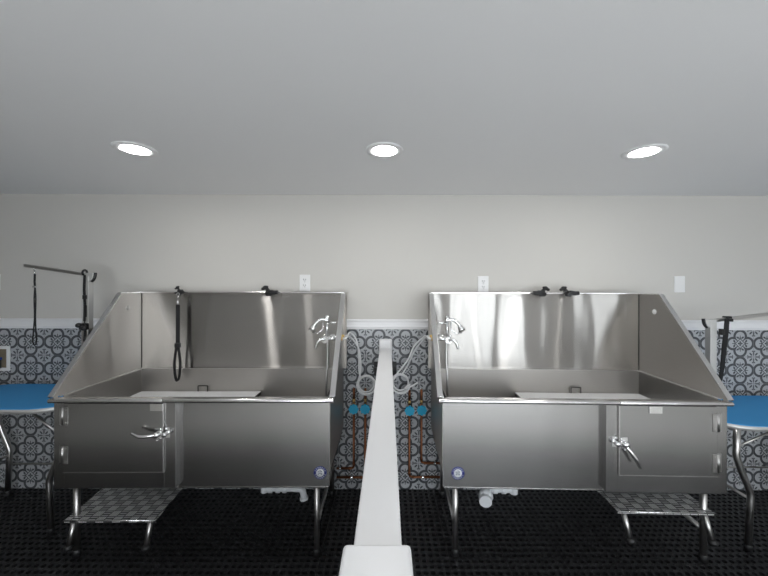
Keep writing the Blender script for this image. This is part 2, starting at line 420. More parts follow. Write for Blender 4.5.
# ------------------------------------------------------------------ bathing tubs
def tub(sg, near, far, label, zoff, step_front, step_z, step_lean, step_u, latch):
    YB, YF, ZR, ZT = 2.470, 1.815, .918, 1.468
    YFL = 2.285                      # where the flat top of the side panel ends
    xm = sg*(near+far)/2
    t = thing('dog_grooming_tub', (xm, 2.15, 0), label, 'grooming tub', 'steel dog grooming tubs')
    def x(u): return sg*u
    ub = far - .648 if sg < 0 else far - .628     # inner side of the door cabinet
    # splash back
    link('back_splash', MB().box(x(near), x(far), YB-.003, YB, ZR, ZT), M['steel_back'], t)
    rim = MB().box(x(near-.002), x(far+.002), YB-.030, YB+.004, ZT-.002, ZT+.010)
    link('back_rim', rim, M['steel_bright'], t, .003)
    for u, out in ((near, -1), (far, 1)):
        poly = [(x(u), YB, ZR), (x(u), YB, ZT), (x(u), YFL, ZT), (x(u), YF+.001, ZR), (x(u), YF+.001, ZR-.008), (x(u), 1.838, ZR-.008), (x(u), 1.842, ZR)]
        p = link('side_panel', MB().prism(poly, (x(out*.003), 0, 0)), M['steel_side'], t)
        # flange bent outwards along the top and the slope
        fl = MB(); w = x(out*.030)
        d = Vector((0, YF-YFL, ZR-ZT)).normalized(); nrm = Vector((0, d.z, -d.y))
        if nrm.z < 0: nrm = -nrm
        a = Vector((x(u), YFL, ZT)); b_ = Vector((x(u), YF, ZR)); th = nrm*.006
        fl.prism([a, b_, b_+th, a+th], (w, 0, 0))
        fl.prism([(x(u), YB, ZT), (x(u), YFL-.002, ZT), (x(u), YFL-.002, ZT+.006), (x(u), YB, ZT+.006)], (w, 0, 0))
        # return lip
        fl.prism([a+Vector((w,0,0)), b_+Vector((w,0,0)), b_+Vector((w,0,0))-nrm*.014, a+Vector((w,0,0))-nrm*.014], (x(-out*.003),0,0))
        link('side_flange', fl, M['steel_bright'], p, .0015)
        # outer back return
        rb = MB().box(x(u+out*.003), x(u+out*.019), YB-.012, YB, ZR+.0, ZT-.001)
        link('back_return', rb, M['steel_side'], p)
    for u, out in ((near, 1), (far, -1)):
        link('corner_seam', MB().box(x(u), x(u+out*.003), YB-.007, YB-.0035, ZR, ZT-.002), M['seam'], t)
    # basin
    bs = MB()
    bs.box(x(near+.004), x(far-.004), YB-.012, YB-.009, .50, ZR-.004)          # back
    bs.box(x(near+.004), x(far-.004), 1.864, 1.867, .50, ZR-.030)
    bs.box(x(near+.004), x(far-.004), 1.838, 1.867, ZR-.033, ZR-.030).box(x(near+.004), x(far-.004), 1.838, 1.841, ZR-.030, ZR-.012)              # front
    bs.box(x(near+.004), x(near+.007), 1.867, YB-.012, .50, ZR-.004)
    bs.box(x(far-.007), x(far-.004), 1.867, YB-.012, .50, ZR-.004)
    bs.box(x(near+.004), x(far-.004), 1.864, YB-.009, .488, .50)
    link('basin', bs, M['steel_basin'], t)
    lg = MB().box(x(near+.001), x(far-.001), YB-.016, YB-.002, ZR-.004, ZR)
    lg.box(x(near+.001), x(near+.008), 1.845, YB-.016, ZR-.004, ZR).box(x(far-.008), x(far-.001), 1.845, YB-.016, ZR-.004, ZR)
    link('basin_ledge', lg, M['steel_bright'], t)
    # front rim: flat ledge with a rolled nose
    us = ub+.060
    for ua, ue in ((near-.022, us-.0018), (us+.0018, far+.020)):
        fr = MB().box(x(ua), x(ue), YF-.004, 1.843, ZR-.018, ZR-.006)
        fr.tube([(x(ua), YF-.004, ZR-.0175), (x(ue), YF-.004, ZR-.0175)], .0120, 16)
        link('front_rim', fr, M['steel_bright'], t, .002)
    # long front panel
    ZB = .410
    fp = MB().box(x(near+.006), x(ub+.004), 1.858, 1.862, ZB, ZR-.03)
    fp.box(x(near+.006), x(ub+.004), 1.834, 1.862, ZR-.03, ZR-.0185)
    fp.box(x(near+.012), x(ub), 1.854, 1.872, ZB-.006, ZB)
    link('front_panel', fp, M['steel'], t, .001)
    br = MB().tube([(x(near+.02), 1.885, ZB-.012), (x(far-.03), 1.885, ZB-.012)], .008, 10)
    br.tube([(x(near+.02), 2.44, ZB-.012), (x(far-.03), 2.44, ZB-.012)], .008, 10)
    link('bottom_rail', br, M['tube'], t)
    # outer end panels under the rim
    for u, out in ((near+.022, 1), (far-.004, -1)):
        link('end_panel', MB().prism([(x(u), 1.862, ZB), (x(u), 1.862, ZR-.01), (x(u), YB-.013, ZR-.01), (x(u), YB-.013, ZB)], (x(out*.003),0,0)), M['steel'], t)
    link('underside', MB().box(x(near+.03), x(far-.01), 1.87, YB-.015, ZB+.002, ZB+.006), M['steel'], t)
    # door cabinet
    YC = 1.822; CB = .425 if sg < 0 else .418
    d0, d1 = ub+.060, far-.052          # door edges (u)
    dzt, dzb = ZR-.030, .512
    cf = MB()
    cf.box(x(ub), x(d0), YC, YC+.004, CB, ZR-.0185).box(x(d1), x(far+.004), YC, YC+.004, CB, ZR-.0185)
    cf.box(x(d0), x(d1), YC, YC+.004, CB, dzb).box(x(d0), x(d1), YC, YC+.004, dzt, ZR-.0185)
    cf.box(x(ub), x(ub+.003), YC+.004, 1.864, CB, ZR-.0185)
    cf.box(x(far+.001), x(far+.004), YC+.004, 1.885, CB, ZR-.0185)
    cf.box(x(ub+.003), x(far+.001), YC+.004, 1.88, CB, CB+.003)
    cf.box(x(ub+.02), x(far-.02), YC+.0045, YC+.007, CB+.01, ZR-.02)
    link('cabinet_frame', cf, M['steel'], t, .001)
    dr = link('door', MB().box(x(d0+.003), x(d1-.003), YC-.010, YC-.001, dzb+.004, dzt-.003), M['steel'], t, .002)
    ed = MB()
    ed.box(x(d0+.001), x(d0+.004), YC-.012, YC-.002, dzb+.002, dzt-.003).box(x(d0+.001), x(d1-.001), YC-.012, YC-.002, dzb+.001, dzb+.004)
    link('door_edge', ed, M['steel_bright'], dr)
    for zz in (.817, .610) if sg < 0 else (.80, .585):
        hg = MB()
        hg.box(x(d1-.028), x(d1-.004), YC-.0125, YC-.010, zz-.048, zz+.048)
        hg.box(x(d1+.004), x(d1+.026), YC-.0025, YC, zz-.048, zz+.048)
        hg.cyl((x(d1), YC-.012, zz-.046), (x(d1), YC-.012, zz+.046), .006, n=12)
        for dz in (-.034, .034): hg.ball((x(d1-.018), YC-.013, zz+dz), .004, .003, .004, n=8); hg.ball((x(d1+.016), YC-.003, zz+dz), .004, .003, .004, n=8)
        link('hinge', hg, M['tube'], dr)
    # latch
    lz = .725 if sg < 0 else .688
    la = MB()
    la.box(x(d0-.030), x(d0-.004), YC-.003, YC, lz-.028, lz+.028)
    la.box(x(d0+.006), x(d0+.045), YC-.013, YC-.010, lz-.03, lz+.03)
    la.cyl((x(d0-.017), YC-.002, lz), (x(d0-.017), YC-.030, lz), .011, n=16)
    la.cyl((x(d0+.023), YC-.010, lz), (x(d0+.023), YC-.036, lz), .015, n=18)
    la.obox((x(d0+.003), YC-.024, lz), (.022,0,0), (0,.006,0), (0,0,.009))
    la.ball((x(d0-.017), YC-.03, lz), .014, .010, .014).ball((x(d0+.023), YC-.037, lz), .017, .010, .017)
    la.ball((x(d0+.026), YC-.02, lz-.033), .007).ball((x(d0+.006), YC-.02, lz+.025), .008)
    link('latch', la, M['chrome'], dr, .001)
    if latch == 'side':
        hp = smooth_path([(x(d0+.023), YC-.038, lz+.004), (x(d0+.06), YC-.050, lz+.001), (x(d0+.10), YC-.056, lz+.004), (x(d0+.14), YC-.052, lz+.020)], 6)
    else:
        hp = smooth_path([(x(d0+.020), YC-.038, lz-.008), (x(d0+.040), YC-.048, lz-.035), (x(d0+.062), YC-.052, lz-.070), (x(d0+.083), YC-.050, lz-.112)], 6)
    n = len(hp)
    link('latch_handle', MB().tube(hp, .008, 12, radii=[.007+.003*math.sin(PI*min(1, i/(n-1)*1.1)) for i in range(n)]), M['chrome'], dr)
    # tab hooked over the rim
    tu = d0+.035 if sg < 0 else (258+9)*1.81/335
    tb = MB().box(x(tu-.034), x(tu+.034), YC-.015, YC-.011, ZR-.072, ZR-.033)
    link('rim_tab', tb, M['steel_bright'], t, .001)
    # sticker
    su = near+.058 if sg < 0 else near+.090; sz = .485; sy = 1.8575
    st = MB(); st.lathe([(0, -.0006), (.036, -.0006), (.036, 0)], (x(su), sy, sz), 'y', 36)
    st.lathe([(0, -.0012), (.0225, -.0012), (.0225, -.0006)], (x(su), sy, sz), 'y', 30, 1)
    for k in range(16):
        a = 2*PI*k/16
        if k in (0, 8): continue
        c = Vector((x(su)+.0295*math.cos(a), sy-.0010, sz+.0295*math.sin(a)))
        st.obox(c, Vector((math.cos(a),0,math.sin(a)))*.0032, (0,.0003,0), Vector((-math.sin(a),0,math.cos(a)))*.0018, 1)
    for dx, dz, w, h in ((-.007,.006,.006,.003),(.006,.007,.005,.004),(-.002,-.003,.008,.003),(.007,-.006,.004,.005),(-.009,-.008,.004,.003),(0,.014,.004,.002)):
        st.box(x(su)+dx-w, x(su)+dx+w, sy-.0016, sy-.0011, sz+dz-h, sz+dz+h, 2)
    link('sticker', st, [M['sticker_blue'], M['sticker_white'], M['sticker_grey']], t)
    # grommet in the outer side panel
    gy, gz = (2.335, 1.366) if sg < 0 else (2.322, 1.350)
    link('hole_plug', MB().lathe([(0,-x(.004)),(.013,-x(.004)),(.017,-x(.002)),(.017,0)], (x(far), gy, gz), 'x', 20), M['plastic'] if sg > 0 else M['tube'], t)
    # legs
    lu = (near+.082, far-.055)
    for u in lu:
        for yy in (1.893, 2.425):
            lg = link('leg', MB().tube([(x(u), yy, .03), (x(u), yy, ZB+.005)], .0165, 16), M['tube'], t)
            link('foot', MB().lathe([(.0,.0027),(.021,.0027),(.021,.035),(.0165,.042)], (x(u), yy, 0), 'z', 18), M['black'], lg)
        link('leg_stretcher', MB().tube([(x(u), 1.893, .175), (x(u), 2.425, .20)], .0125, 12), M['tube'], t)
        link('leg_gusset', MB().box(x(u-.03), x(u+.03), 1.872, 1.915, ZB-.012, ZB+.002), M['steel'], t)
    # fold-out step
    u0, u1 = step_u; yb = 2.30; zb = step_z + .008
    rot = .0
    def sp(u, y, z): return (x(u), y, z)
    stp = MB()
    sh = .045 if sg < 0 else -.01         # the step sits a little askew
    pl = [sp(u0, step_front, step_z), sp(u1, step_front, step_z), sp(u1+sh, yb, zb), sp(u0+sh, yb, zb)]
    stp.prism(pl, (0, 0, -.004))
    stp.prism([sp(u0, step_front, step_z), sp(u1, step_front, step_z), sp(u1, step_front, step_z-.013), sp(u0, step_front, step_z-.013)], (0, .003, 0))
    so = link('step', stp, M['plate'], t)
    for u in (u0+.040, u1-.040):
        a = Vector(sp(u, step_front+.02, step_z-.006)); b_ = Vector(sp(u+step_lean[0], step_front+.02-step_lean[1], step_z-step_lean[2]))
        l = link('step_leg', MB().tube([a, b_], .014, 14), M['tube'], so)
        dv = (b_-a).normalized()
        link('step_foot', MB().tube([b_-dv*.010, b_+dv*.004, b_+dv*.012], .02, 16, radii=[.020,.022,.019]), M['black'], so)
    for u in (u0+.03, u1-.03):
        link('step_rail', MB().tube([sp(u, step_front+.02, step_z-.014), sp(u+sh, yb, zb-.014)], .009, 10), M['tube'], so)
    for u in (u0+.05, u1-.05):
        link('step_hanger', MB().tube([sp(u, yb-.01, zb), sp(u, yb-.01, ZB)], .009, 10), M['tube'], so)
    link('step_edge', MB().tube([sp(u0-.002, step_front-.001, step_z-.002), sp(u1+.002, step_front-.001, step_z-.002)], .004, 10), M['chrome'], so)
    # drain
    dp = MB()
    if sg < 0:
        za, ya = .315, 2.0
        pts = smooth_path([(-.735,ya,za+.004), (-.66,ya,za), (-.56,ya,za-.002), (-.515,ya,za-.012), (-.502,ya,za-.055)], 6)
        dp.tube(pts, .019, 16)
        dp.cyl((-.735,ya,ZB+.01), (-.735,ya,za-.02), .024, n=18)
        for xx in (-.70, -.655, -.615): dp.cyl((xx-.012,ya,za), (xx+.012,ya,za), .026, n=18)
        dp.tube([(-.503,ya,za-.052), (-.502,ya,za-.068)], .025, 18)
    else:
        za, ya = .315, 2.0
        dp.tube(smooth_path([(.76,ya,za), (.66,ya,za), (.60,ya-.005,za-.004), (.59,ya-.035,za-.022)], 6), .019, 16)
        dp.cyl((.76,ya,ZB+.01), (.76,ya,za-.02), .024, n=18)
        dp.ball((.592,ya-.02,za-.030), .042, .034, .045, n=20)
        dp.cyl((.585,ya-.03,za-.034), (.58,ya-.062,za-.038), .036, n=20)
        for xx in (.65, .70): dp.cyl((xx-.012,ya,za), (xx+.012,ya,za), .025, n=18)
    link('drain_pipe', dp, M['pvc'], t, .002)
    # spray faucet on the inner side panel
    fu, fy = near+.072, 2.15
    fa = MB()
    fa.cyl((x(near+.001), fy+.045, 1.19), (x(fu), fy+.045, 1.19), .014, n=16).cyl((x(near+.001), fy-.045, 1.19), (x(fu), fy-.045, 1.19), .014, n=16)
    fa.cyl((x(fu), fy-.075, 1.185), (x(fu), fy+.075, 1.185), .020, n=18)
    fa.cyl((x(near), fy+.045, 1.19), (x(near+.007), fy+.045, 1.19), .028, n=20).cyl((x(near), fy-.045, 1.19), (x(near+.007), fy-.045, 1.19), .028, n=20)
    fa.tube(smooth_path([(x(fu), fy-.075, 1.185), (x(fu+.020), fy-.082, 1.192), (x(fu+.045), fy-.085, 1.17), (x(fu+.055), fy-.085, 1.135)], 5), .009, 12)
    fa.tube(smooth_path([(x(fu), fy+.075, 1.185), (x(fu+.020), fy+.082, 1.192), (x(fu+.040), fy+.085, 1.185)], 5), .008, 12)
    fc = link('faucet', fa, M['chrome'], t)
    link('riser', MB().cyl((x(fu), fy, 1.18), (x(fu), fy, 1.315), .0095, n=14).ball((x(fu), fy, 1.315), .018, .018, .02).cyl((x(near), fy, 1.285), (x(fu), fy, 1.285), .008, n=12), M['chrome'], fc)
    sh_ = MB()
    sh_.tube(smooth_path([(x(fu-.012), fy-.015, 1.300), (x(fu+.03), fy-.02, 1.308), (x(fu+.060), fy-.022, 1.290), (x(fu+.082), fy-.025, 1.262)], 5), .0105, 12)
    sh_.cyl((x(fu+.078), fy-.025, 1.268), (x(fu+.092), fy-.027, 1.236), .017, .023, n=18)
    sh_.tube([(x(fu+.020), fy-.03, 1.295), (x(fu+.018), fy-.045, 1.25), (x(fu+.05), fy-.045, 1.222), (x(fu+.085), fy-.035, 1.228)], .0045, 8)
    link('spray_head', sh_, M['chrome'], fc)
    hp = smooth_path([(x(fu-.005), fy-.01, 1.17), (x(fu-.006), fy-.012, 1.05), (x(fu), fy-.02, .92), (x(fu+.004), fy-.03, .75), (x(fu+.02), fy-.03, .60), (x(fu+.07), fy-.02, .52)], 8)
    link('spray_hose', MB().tube(hp, .008, 12), M['tube'], fc)
    sup = MB()
    for dy, dz in ((.045, .0), (-.045, -.0)):
        sup.cyl((x(near-.003), fy+dy, 1.19), (x(near-.034), fy+dy, 1.19), .012, n=14)
    link('supply_nipple', sup, M['brass'], fc)
    t.rotation_euler.z = sg*ROT[sg]
    off = Vector((x(near), YB, 0)); c0 = Vector((xm, 2.15, 0)); rm = Matrix.Rotation(sg*ROT[sg], 3, 'Z')
    t.location = off + rm @ (c0-off)
    return t
ROT = {-1: -math.radians(.6), 1: -math.radians(1.5)}
def ydrop(x):
    return -(abs(x)-.30)*math.tan(math.radians(0.6 if x < 0 else 1.5))

tub(-1, .322, 1.802, 'stainless steel dog grooming tub left of the white half wall, door lever pointing sideways', 0, 1.848, .234, (.006, .030, .140), (1.276, 1.775), 'side')
tub( 1, .316, 1.820, 'stainless steel dog grooming tub right of the white half wall, door lever pointing down', 0, 1.853, .296, (.010, .045, .140), (1.275, 1.787), 'down')

# removable white flooring inside each tub
def floor_panel(x0, x1, label, hx):
    t = thing('tub_floor_panel', ((x0+x1)/2, 2.15, .50), label, 'tub flooring', 'raised floor panels inside the tubs')
    p = MB(); y0, y1, zt = 1.874, 2.452, .752
    p.box(x0, x1, y0, y1, zt-.022, zt)
    link('panel', p, M['grate'], t, .004)
    w = .034
    link('pull_handle', MB().tube(smooth_path([(hx-w, y1-.006, zt-.004), (hx-w, y1-.006, zt+.034), (hx-w+.006, y1-.006, zt+.040), (hx+w-.006, y1-.006, zt+.040), (hx+w, y1-.006, zt+.034), (hx+w, y1-.006, zt-.004)], 4), .0042, 8), M['seam'], t)
    for xx in (x0+.03, x1-.03):
        for yy in (y0+.03, y1-.03):
            link('support_leg', MB().cyl((xx, yy, .50), (xx, yy, zt-.022), .016, n=14), M['black'], t)
    sg = 1 if x0 > 0 else -1; off = Vector((sg*.30, 2.47, 0)); rm = Matrix.Rotation(sg*ROT[sg], 3, 'Z')
    t.rotation_euler.z = sg*ROT[sg]; t.location = off + rm @ (Vector(t.location)-off)
    bx = x1 if abs(x1) < abs(x0) else x0
    e = .006 if bx == x1 else -.006
    link('edge_clip', MB().box(bx, bx+e, y0+.12, y1-.02, zt-.020, zt-.002), M['black'], t)
floor_panel(-1.790, -.925, 'white raised floor panel with wire handle inside the left tub', -1.344)
floor_panel(.925, 1.808, 'white raised floor panel with wire handle inside the right tub', 1.36)

# ------------------------------------------------------------------ tether clamps and the lead on the tub rims
def clamp(x, label, flip=1, small=False):
    t = thing('rim_clamp', (x, 2.45+ydrop(x), 1.478), label, 'clamp', 'black clamps on the tub rims')
    D = ydrop(x); z = 1.478; k = .72 if small else 1.2
    b = MB()
    b.box(x-.018*k, x+.018*k, D+2.425, D+2.434, z-.030, z+.012).box(x-.018*k, x+.018*k, D+2.425, D+2.462, z+.0015, z+.014)
    b.obox((x+.022*k*flip, D+2.418, z-.004), (.020*k, 0, -.004*flip), (0,.014,0), (.003*flip, 0, .015))
    link('jaw', b, M['black'], t, .004)
    c = MB().cyl((x, D+2.426, z-.010), (x-.006*flip, D+2.395, z-.012), .011*k, n=14)
    link('screw', c, M['black'], t, .002)
    c = MB().cyl((x+.034*k*flip, D+2.418, z-.006), (x+.058*k*flip, D+2.416, z-.004), .012*k, n=14)
    link('jaw_pin', c, M['black'], t, .002)
    w = MB(); wx = x-.024*k*flip; wz = z+.026
    w.cyl((x-.004*flip, D+2.440, z+.010), (wx, D+2.438, wz), .009*k, n=12)
    w.ball((wx, D+2.438, wz+.003), .015*k, .013, .013*k).ball((wx-.014*k*flip, D+2.436, wz-.006), .011*k, .011, .009*k).ball((wx+.010*k*flip, D+2.436, wz+.008), .010*k, .010, .008*k)
    link('wing_knob', w, M['black'], t)
clamp(-1.507, 'small black clamp on left tub rim with the hanging lead', 1, True)
clamp(-.862, 'black clamp with wing knob on left tub rim near the outlet', 1)
clamp(1.108, 'black clamp on right tub rim, left one of its pair', -1)
clamp(1.292, 'black clamp on right tub rim, right one of its pair', 1)

def flat_strap(mb, pts, w, th, wdir=(1,0,0)):
    wdir = Vector(wdir); P = [Vector(p) for p in pts]; rows = []
    for i, p in enumerate(P):
        t = (P[min(i+1,len(P)-1)] - P[max(i-1,0)]).normalized(); n = t.cross(wdir).normalized()
        ww = (w[i] if isinstance(w, list) else w)
        rows.append([mb.bm.verts.new(p+wdir*ww/2+n*th/2), mb.bm.verts.new(p-wdir*ww/2+n*th/2), mb.bm.verts.new(p-wdir*ww/2-n*th/2), mb.bm.verts.new(p+wdir*ww/2-n*th/2)])
    for i in range(len(rows)-1):
        for k in range(4):
            mb.bm.faces.new([rows[i][k], rows[i][(k+1)%4], rows[i+1][(k+1)%4], rows[i+1][k]])
    mb.bm.faces.new(rows[0]); mb.bm.faces.new(list(reversed(rows[-1])))
lx, ly = -1.497, 2.388
ld = thing('tether_lead', (lx, ly, .83), 'black nylon lead hanging from the left tub rim inside the splash back', 'lead')
s = MB(); flat_strap(s, [(lx, ly, 1.385), (lx+.001, ly-.001, 1.25), (lx, ly, 1.10)], .028, .004)
link('strap', s, M['strap'], ld)
s = MB()
loop = []
for k in range(21):
    a = PI/2 + 2*PI*k/20
    loop.append((lx-.002+.021*math.cos(a)*(1.0-.45*max(0, math.sin(a))), ly-.002, .968+.128*math.sin(a)))
flat_strap(s, loop, .022, .006, (0,1,0))
link('loop', s, M['strap'], ld)
link('slider', MB().box(lx-.019, lx+.019, ly-.012, ly+.010, 1.078, 1.112), M['black'], ld, .004)
h = MB().tube([(lx, ly, 1.452), (lx, ly, 1.415)], .003, 8).cyl((lx,ly,1.415), (lx,ly,1.388), .007, n=12)
h.tube([(lx+.010*math.cos(a*PI/6), ly, 1.459+.010*math.sin(a*PI/6)) for a in range(13)], .0028, 8)
h.tube([(lx, ly, 1.466), (lx-.004, 2.404, 1.468)], .003, 8)
link('snap_hook', h, M['chrome'], ld)

# ------------------------------------------------------------------ plates and box on the far wall
def plate(x, z, label, name='wall_outlet', cat='outlet', blank=False, group=None):
    t = thing(name, (x, WY, z), label, cat, group)
    y = WY
    link('cover_plate', MB().box(x-.040, x+.040, y-.007, y-.0002, z-.061, z+.061), M['plastic'], t, .003)
    if not blank:
        for dz in (.021, -.021):
            link('receptacle', MB().box(x-.017, x+.017, y-.010, y-.006, z+dz-.015, z+dz+.015), M['plastic'], t, .004)
            link('socket_slots', MB().box(x-.009, x-.0055, y-.0108, y-.0095, z+dz-.002, z+dz+.009).box(x+.0055, x+.009, y-.0108, y-.0095, z+dz-.002, z+dz+.008).cyl((x, y-.0095, z+dz-.008), (x, y-.0108, z+dz-.008), .003, n=10), M['slot'], t)
        link('screw', MB().lathe([(0,-.0085),(.003,-.008),(.0035,-.006)], (x, y, z), 'y', 12), M['chrome'], t)
    else:
        for dz in (.03, -.03): link('screw', MB().lathe([(0,-.0085),(.003,-.008),(.0035,-.006)], (x, y, z+dz), 'y', 12), M['plastic'], t)
k = WY/335
plate((305-388)*k, CH-(283-286)*k, 'white duplex outlet on the wall above the left tub', group=None)
plate((483-388)*k, CH-(284-286)*k, 'white duplex outlet on the wall above the right tub')
plate((679-388)*k, CH-(283.5-286)*k, 'blank white cover plate on the wall right of the right tub', 'blank_wall_plate', 'wall plate', True)
plate((-4.5-388)*k, CH-(283-286)*k, 'white wall plate above the rail at the left photo edge', 'wall_outlet', 'outlet')
# washing machine outlet box
bx, bz = (1-390)*k, CH-(359-286)*k
t = thing('laundry_outlet_box', (bx, WY-.010, bz), 'white framed recessed water outlet box in the tiles above the left blue table', 'outlet box')
x0, x1, z0, z1 = bx-.10, bx+.10, bz-.092, bz+.092
f = MB(); y0, y1 = WY-.020, WY-.0102; w = .022
f.box(x0, x1, y0, y1, z1-w, z1).box(x0, x1, y0, y1, z0, z0+w).box(x0, x0+w, y0, y1, z0+w, z1-w).box(x1-w, x1, y0, y1, z0+w, z1-w)
link('frame', f, M['plastic'], t, .002)
link('back_plate', MB().box(x0+w, x1-w, WY-.0125, WY-.0103, z0+w, z1-w), M['boxback'], t)
for dx, m in ((.040, 'handle_blue'), (-.040, 'black')):
    v = link('box_valve', MB().cyl((bx+dx, WY-.030, bz-.070), (bx+dx, WY-.030, bz+.01), .009, n=12), M['seam'], t)
    link('valve_handle', MB().box(bx+dx-.028, bx+dx+.028, WY-.046, WY-.036, bz-.004, bz+.014).cyl((bx+dx, WY-.036, bz+.005), (bx+dx, WY-.030, bz+.005), .010, n=12), M[m], v, .003)

# ------------------------------------------------------------------ copper supply pipes with blue valves
def pipe(px, py_valve, py_turn, px_end, label):
    y = WY-.032; kk = y/335
    x = (px-388)*kk; zv = CH-(py_valve-286)*kk; zt = CH-(py_turn-286)*kk; xe = (px_end-388)*kk
    ztop = zv+.135; sg = 1 if xe > x else -1
    t = thing('copper_water_pipe', (x, y, zt), label, 'pipe', 'copper supply pipes on the tiles')
    p = MB().tube([(x, y, ztop-.06), (x, y, zt+.022), (x+sg*.004, y, zt+.008), (x+sg*.022, y, zt), (xe, y, zt)], .0085, 12)
    p.cyl((x, y, zt+.022), (x, y, zt+.04), .0105, n=12).cyl((x+sg*.022, y, zt), (x+sg*.04, y, zt), .0105, n=12)
    link('pipe', p, M['copper'], t)
    b = MB().cyl((x, y, zv-.032), (x, y, zv+.034), .012, n=14).cyl((x, y, zv), (x, y-.020, zv), .010, n=14)
    b.cyl((x, y, zv+.045), (x, y, zv+.068), .012, n=6)
    link('valve_body', b, M['brass'], t)
    h = MB().cyl((x, y-.018, zv), (x, y-.030, zv), .013, n=16)
    for q in range(8):
        a = q*PI/4; h.cyl((x+.026*math.cos(a), y-.019, zv+.026*math.sin(a)), (x+.026*math.cos(a), y-.031, zv+.026*math.sin(a)), .0115, n=12)
    h.lathe([(.013,-.019),(.029,-.019),(.029,-.030),(.013,-.030)], (x, y, zv), 'y', 24)
    link('valve_wheel', h, M['valve_blue'], t)
    c = MB().tube([(x, y, ztop-.066), (x, y, ztop-.015), (x, y+.006, ztop), (x, y+.021, ztop)], .009, 12)
    link('wall_stub', c, M['copper'], t)
    cl = MB().lathe([(.016,0),(.016,-.004),(.010,-.006)], (x, WY-.0102, ztop), 'y', 18)
    link('escutcheon', cl, M['chrome'], t)
    link('pipe_clip', MB().lathe([(.013,-.006),(.013,.006)], (x+sg*.10, y, zt), 'x', 14).box(x+sg*.10-.005, x+sg*.10+.005, y+.009, WY-.0102, zt-.006, zt+.006), M['chrome'], t)
pipe(354.2, 408, 468.5, 337, 'copper pipe with blue valve left of the half wall, farther from it')
pipe(365.6, 408, 477.5, 337, 'copper pipe with blue valve left of the half wall, nearer to it')
pipe(409.8, 409.5, 477.0, 441, 'copper pipe with blue valve right of the half wall, nearer to it')
pipe(421.8, 409.0, 463.0, 441, 'copper pipe with blue valve right of the half wall, farther from it')

# ------------------------------------------------------------------ black wall bracket and the coiled hoses
def wp(px, py, y): return Vector(((px-388)*y/335, y, CH-(py-286)*y/335))
y = WY-.012
for sgn, px0, px1, lab in ((-1, 374.2, 377.6, 'black hose holder on the tiles left of the half wall'), (1, 393.2, 396.8, 'black hose holder on the tiles right of the half wall')):
    c0 = wp(px0, 361.5, y); c1 = wp(px1, 375.5, y)
    t = thing('hose_holder', ((c0.x+c1.x)/2, WY-.0105, c1.z), lab, 'hose holder')
    inner = -.066 if sgn < 0 else .032
    xo = c0.x if sgn < 0 else c1.x
    link('back_plate', MB().box(inner, xo, WY-.018, WY-.0105, c1.z, c0.z), M['black'], t, .002)
    link('peg', MB().box(min(inner, xo)+.006, max(inner, xo)-.006, WY-.062, WY-.018, c1.z+.052, c1.z+.066), M['black'], t, .002)
def coil(c, r, n, jitter):
    out = []
    for i in range(n*24+1):
        a = 2*PI*i/24; j = i/24
        rr = r*(1 + .10*math.sin(j*2.1+jitter))
        out.append(Vector((c[0] + rr*math.cos(a)*(1.0+.05*math.sin(j*3)), c[1]-.010*j - .004*math.sin(a*.5), c[2] + rr*1.05*math.sin(a) - .006*math.sin(j*2.4))))
    return out
hy = WY-.034
path = smooth_path([(-.342+.0, 2.195, 1.19), (-.312, 2.26, 1.200), wp(352, 339, 2.38), wp(358.5, 350, 2.44), wp(360.5, 364, 2.45), wp(358.0, 377, 2.455)], 6)[:-1]
c = wp(367.0, 383.5, hy)
cl = coil((c.x, hy-.012, c.z), .062, 3, .3)
st = len(cl)//2
pts = [Vector((-.280, 2.195, 1.19))] + [Vector((-.270, 2.21, 1.193))] + smooth_path([(-.270, 2.21, 1.193), wp(352, 338.5, 2.36), wp(358.5, 348, 2.43), wp(361, 363, 2.46), wp(360.5, 374, 2.46)], 6)[1:]
# join the drop to the coil at its left side
half = [p for p in cl][12:]
h = MB().tube(pts + smooth_path([pts[-1], half[0]], 3)[1:-1] + half, .0065, 10)
h.tube(smooth_path([(-.281, 2.105, 1.19), (-.262, 2.13, 1.193), wp(350, 333, 2.34), wp(356.5, 340, 2.42), wp(359.0, 356, 2.45), wp(359.3, 370, 2.452), wp(361, 380, 2.45)], 6), .0065, 10)
o = link('coiled_hose', h, M['hose']); tag(o, 'clear hose coiled on the tiles left of the half wall', 'hose')
c = wp(400.5, 382, hy)
cl = coil((c.x, hy-.012, c.z), .062, 3, 1.4)
pts = [Vector((.272, 2.195, 1.19)), Vector((.262, 2.21, 1.190))] + smooth_path([(.262, 2.21, 1.190), wp(423, 340, 2.36), wp(415, 350, 2.43), wp(409, 363, 2.45), wp(402.5, 374.0, 2.455)], 6)[1:]
half = cl[6:]
tail = smooth_path([half[-1], wp(405, 388.5, 2.44), wp(412, 386, 2.45), wp(418, 382.5, 2.455)], 5)[1:]
h = MB().tube(pts + half[1:] + tail, .0065, 10)
h.tube(smooth_path([(.273, 2.105, 1.19), (.256, 2.13, 1.190), wp(424.5, 336.5, 2.34), wp(414.5, 346, 2.41), wp(408.0, 360, 2.43), wp(398.5, 372, 2.44), wp(393, 381, 2.43)], 6), .0065, 10)
o = link('coiled_hose', h, M['hose']); tag(o, 'clear hose coiled on the tiles right of the half wall with a loose end', 'hose')

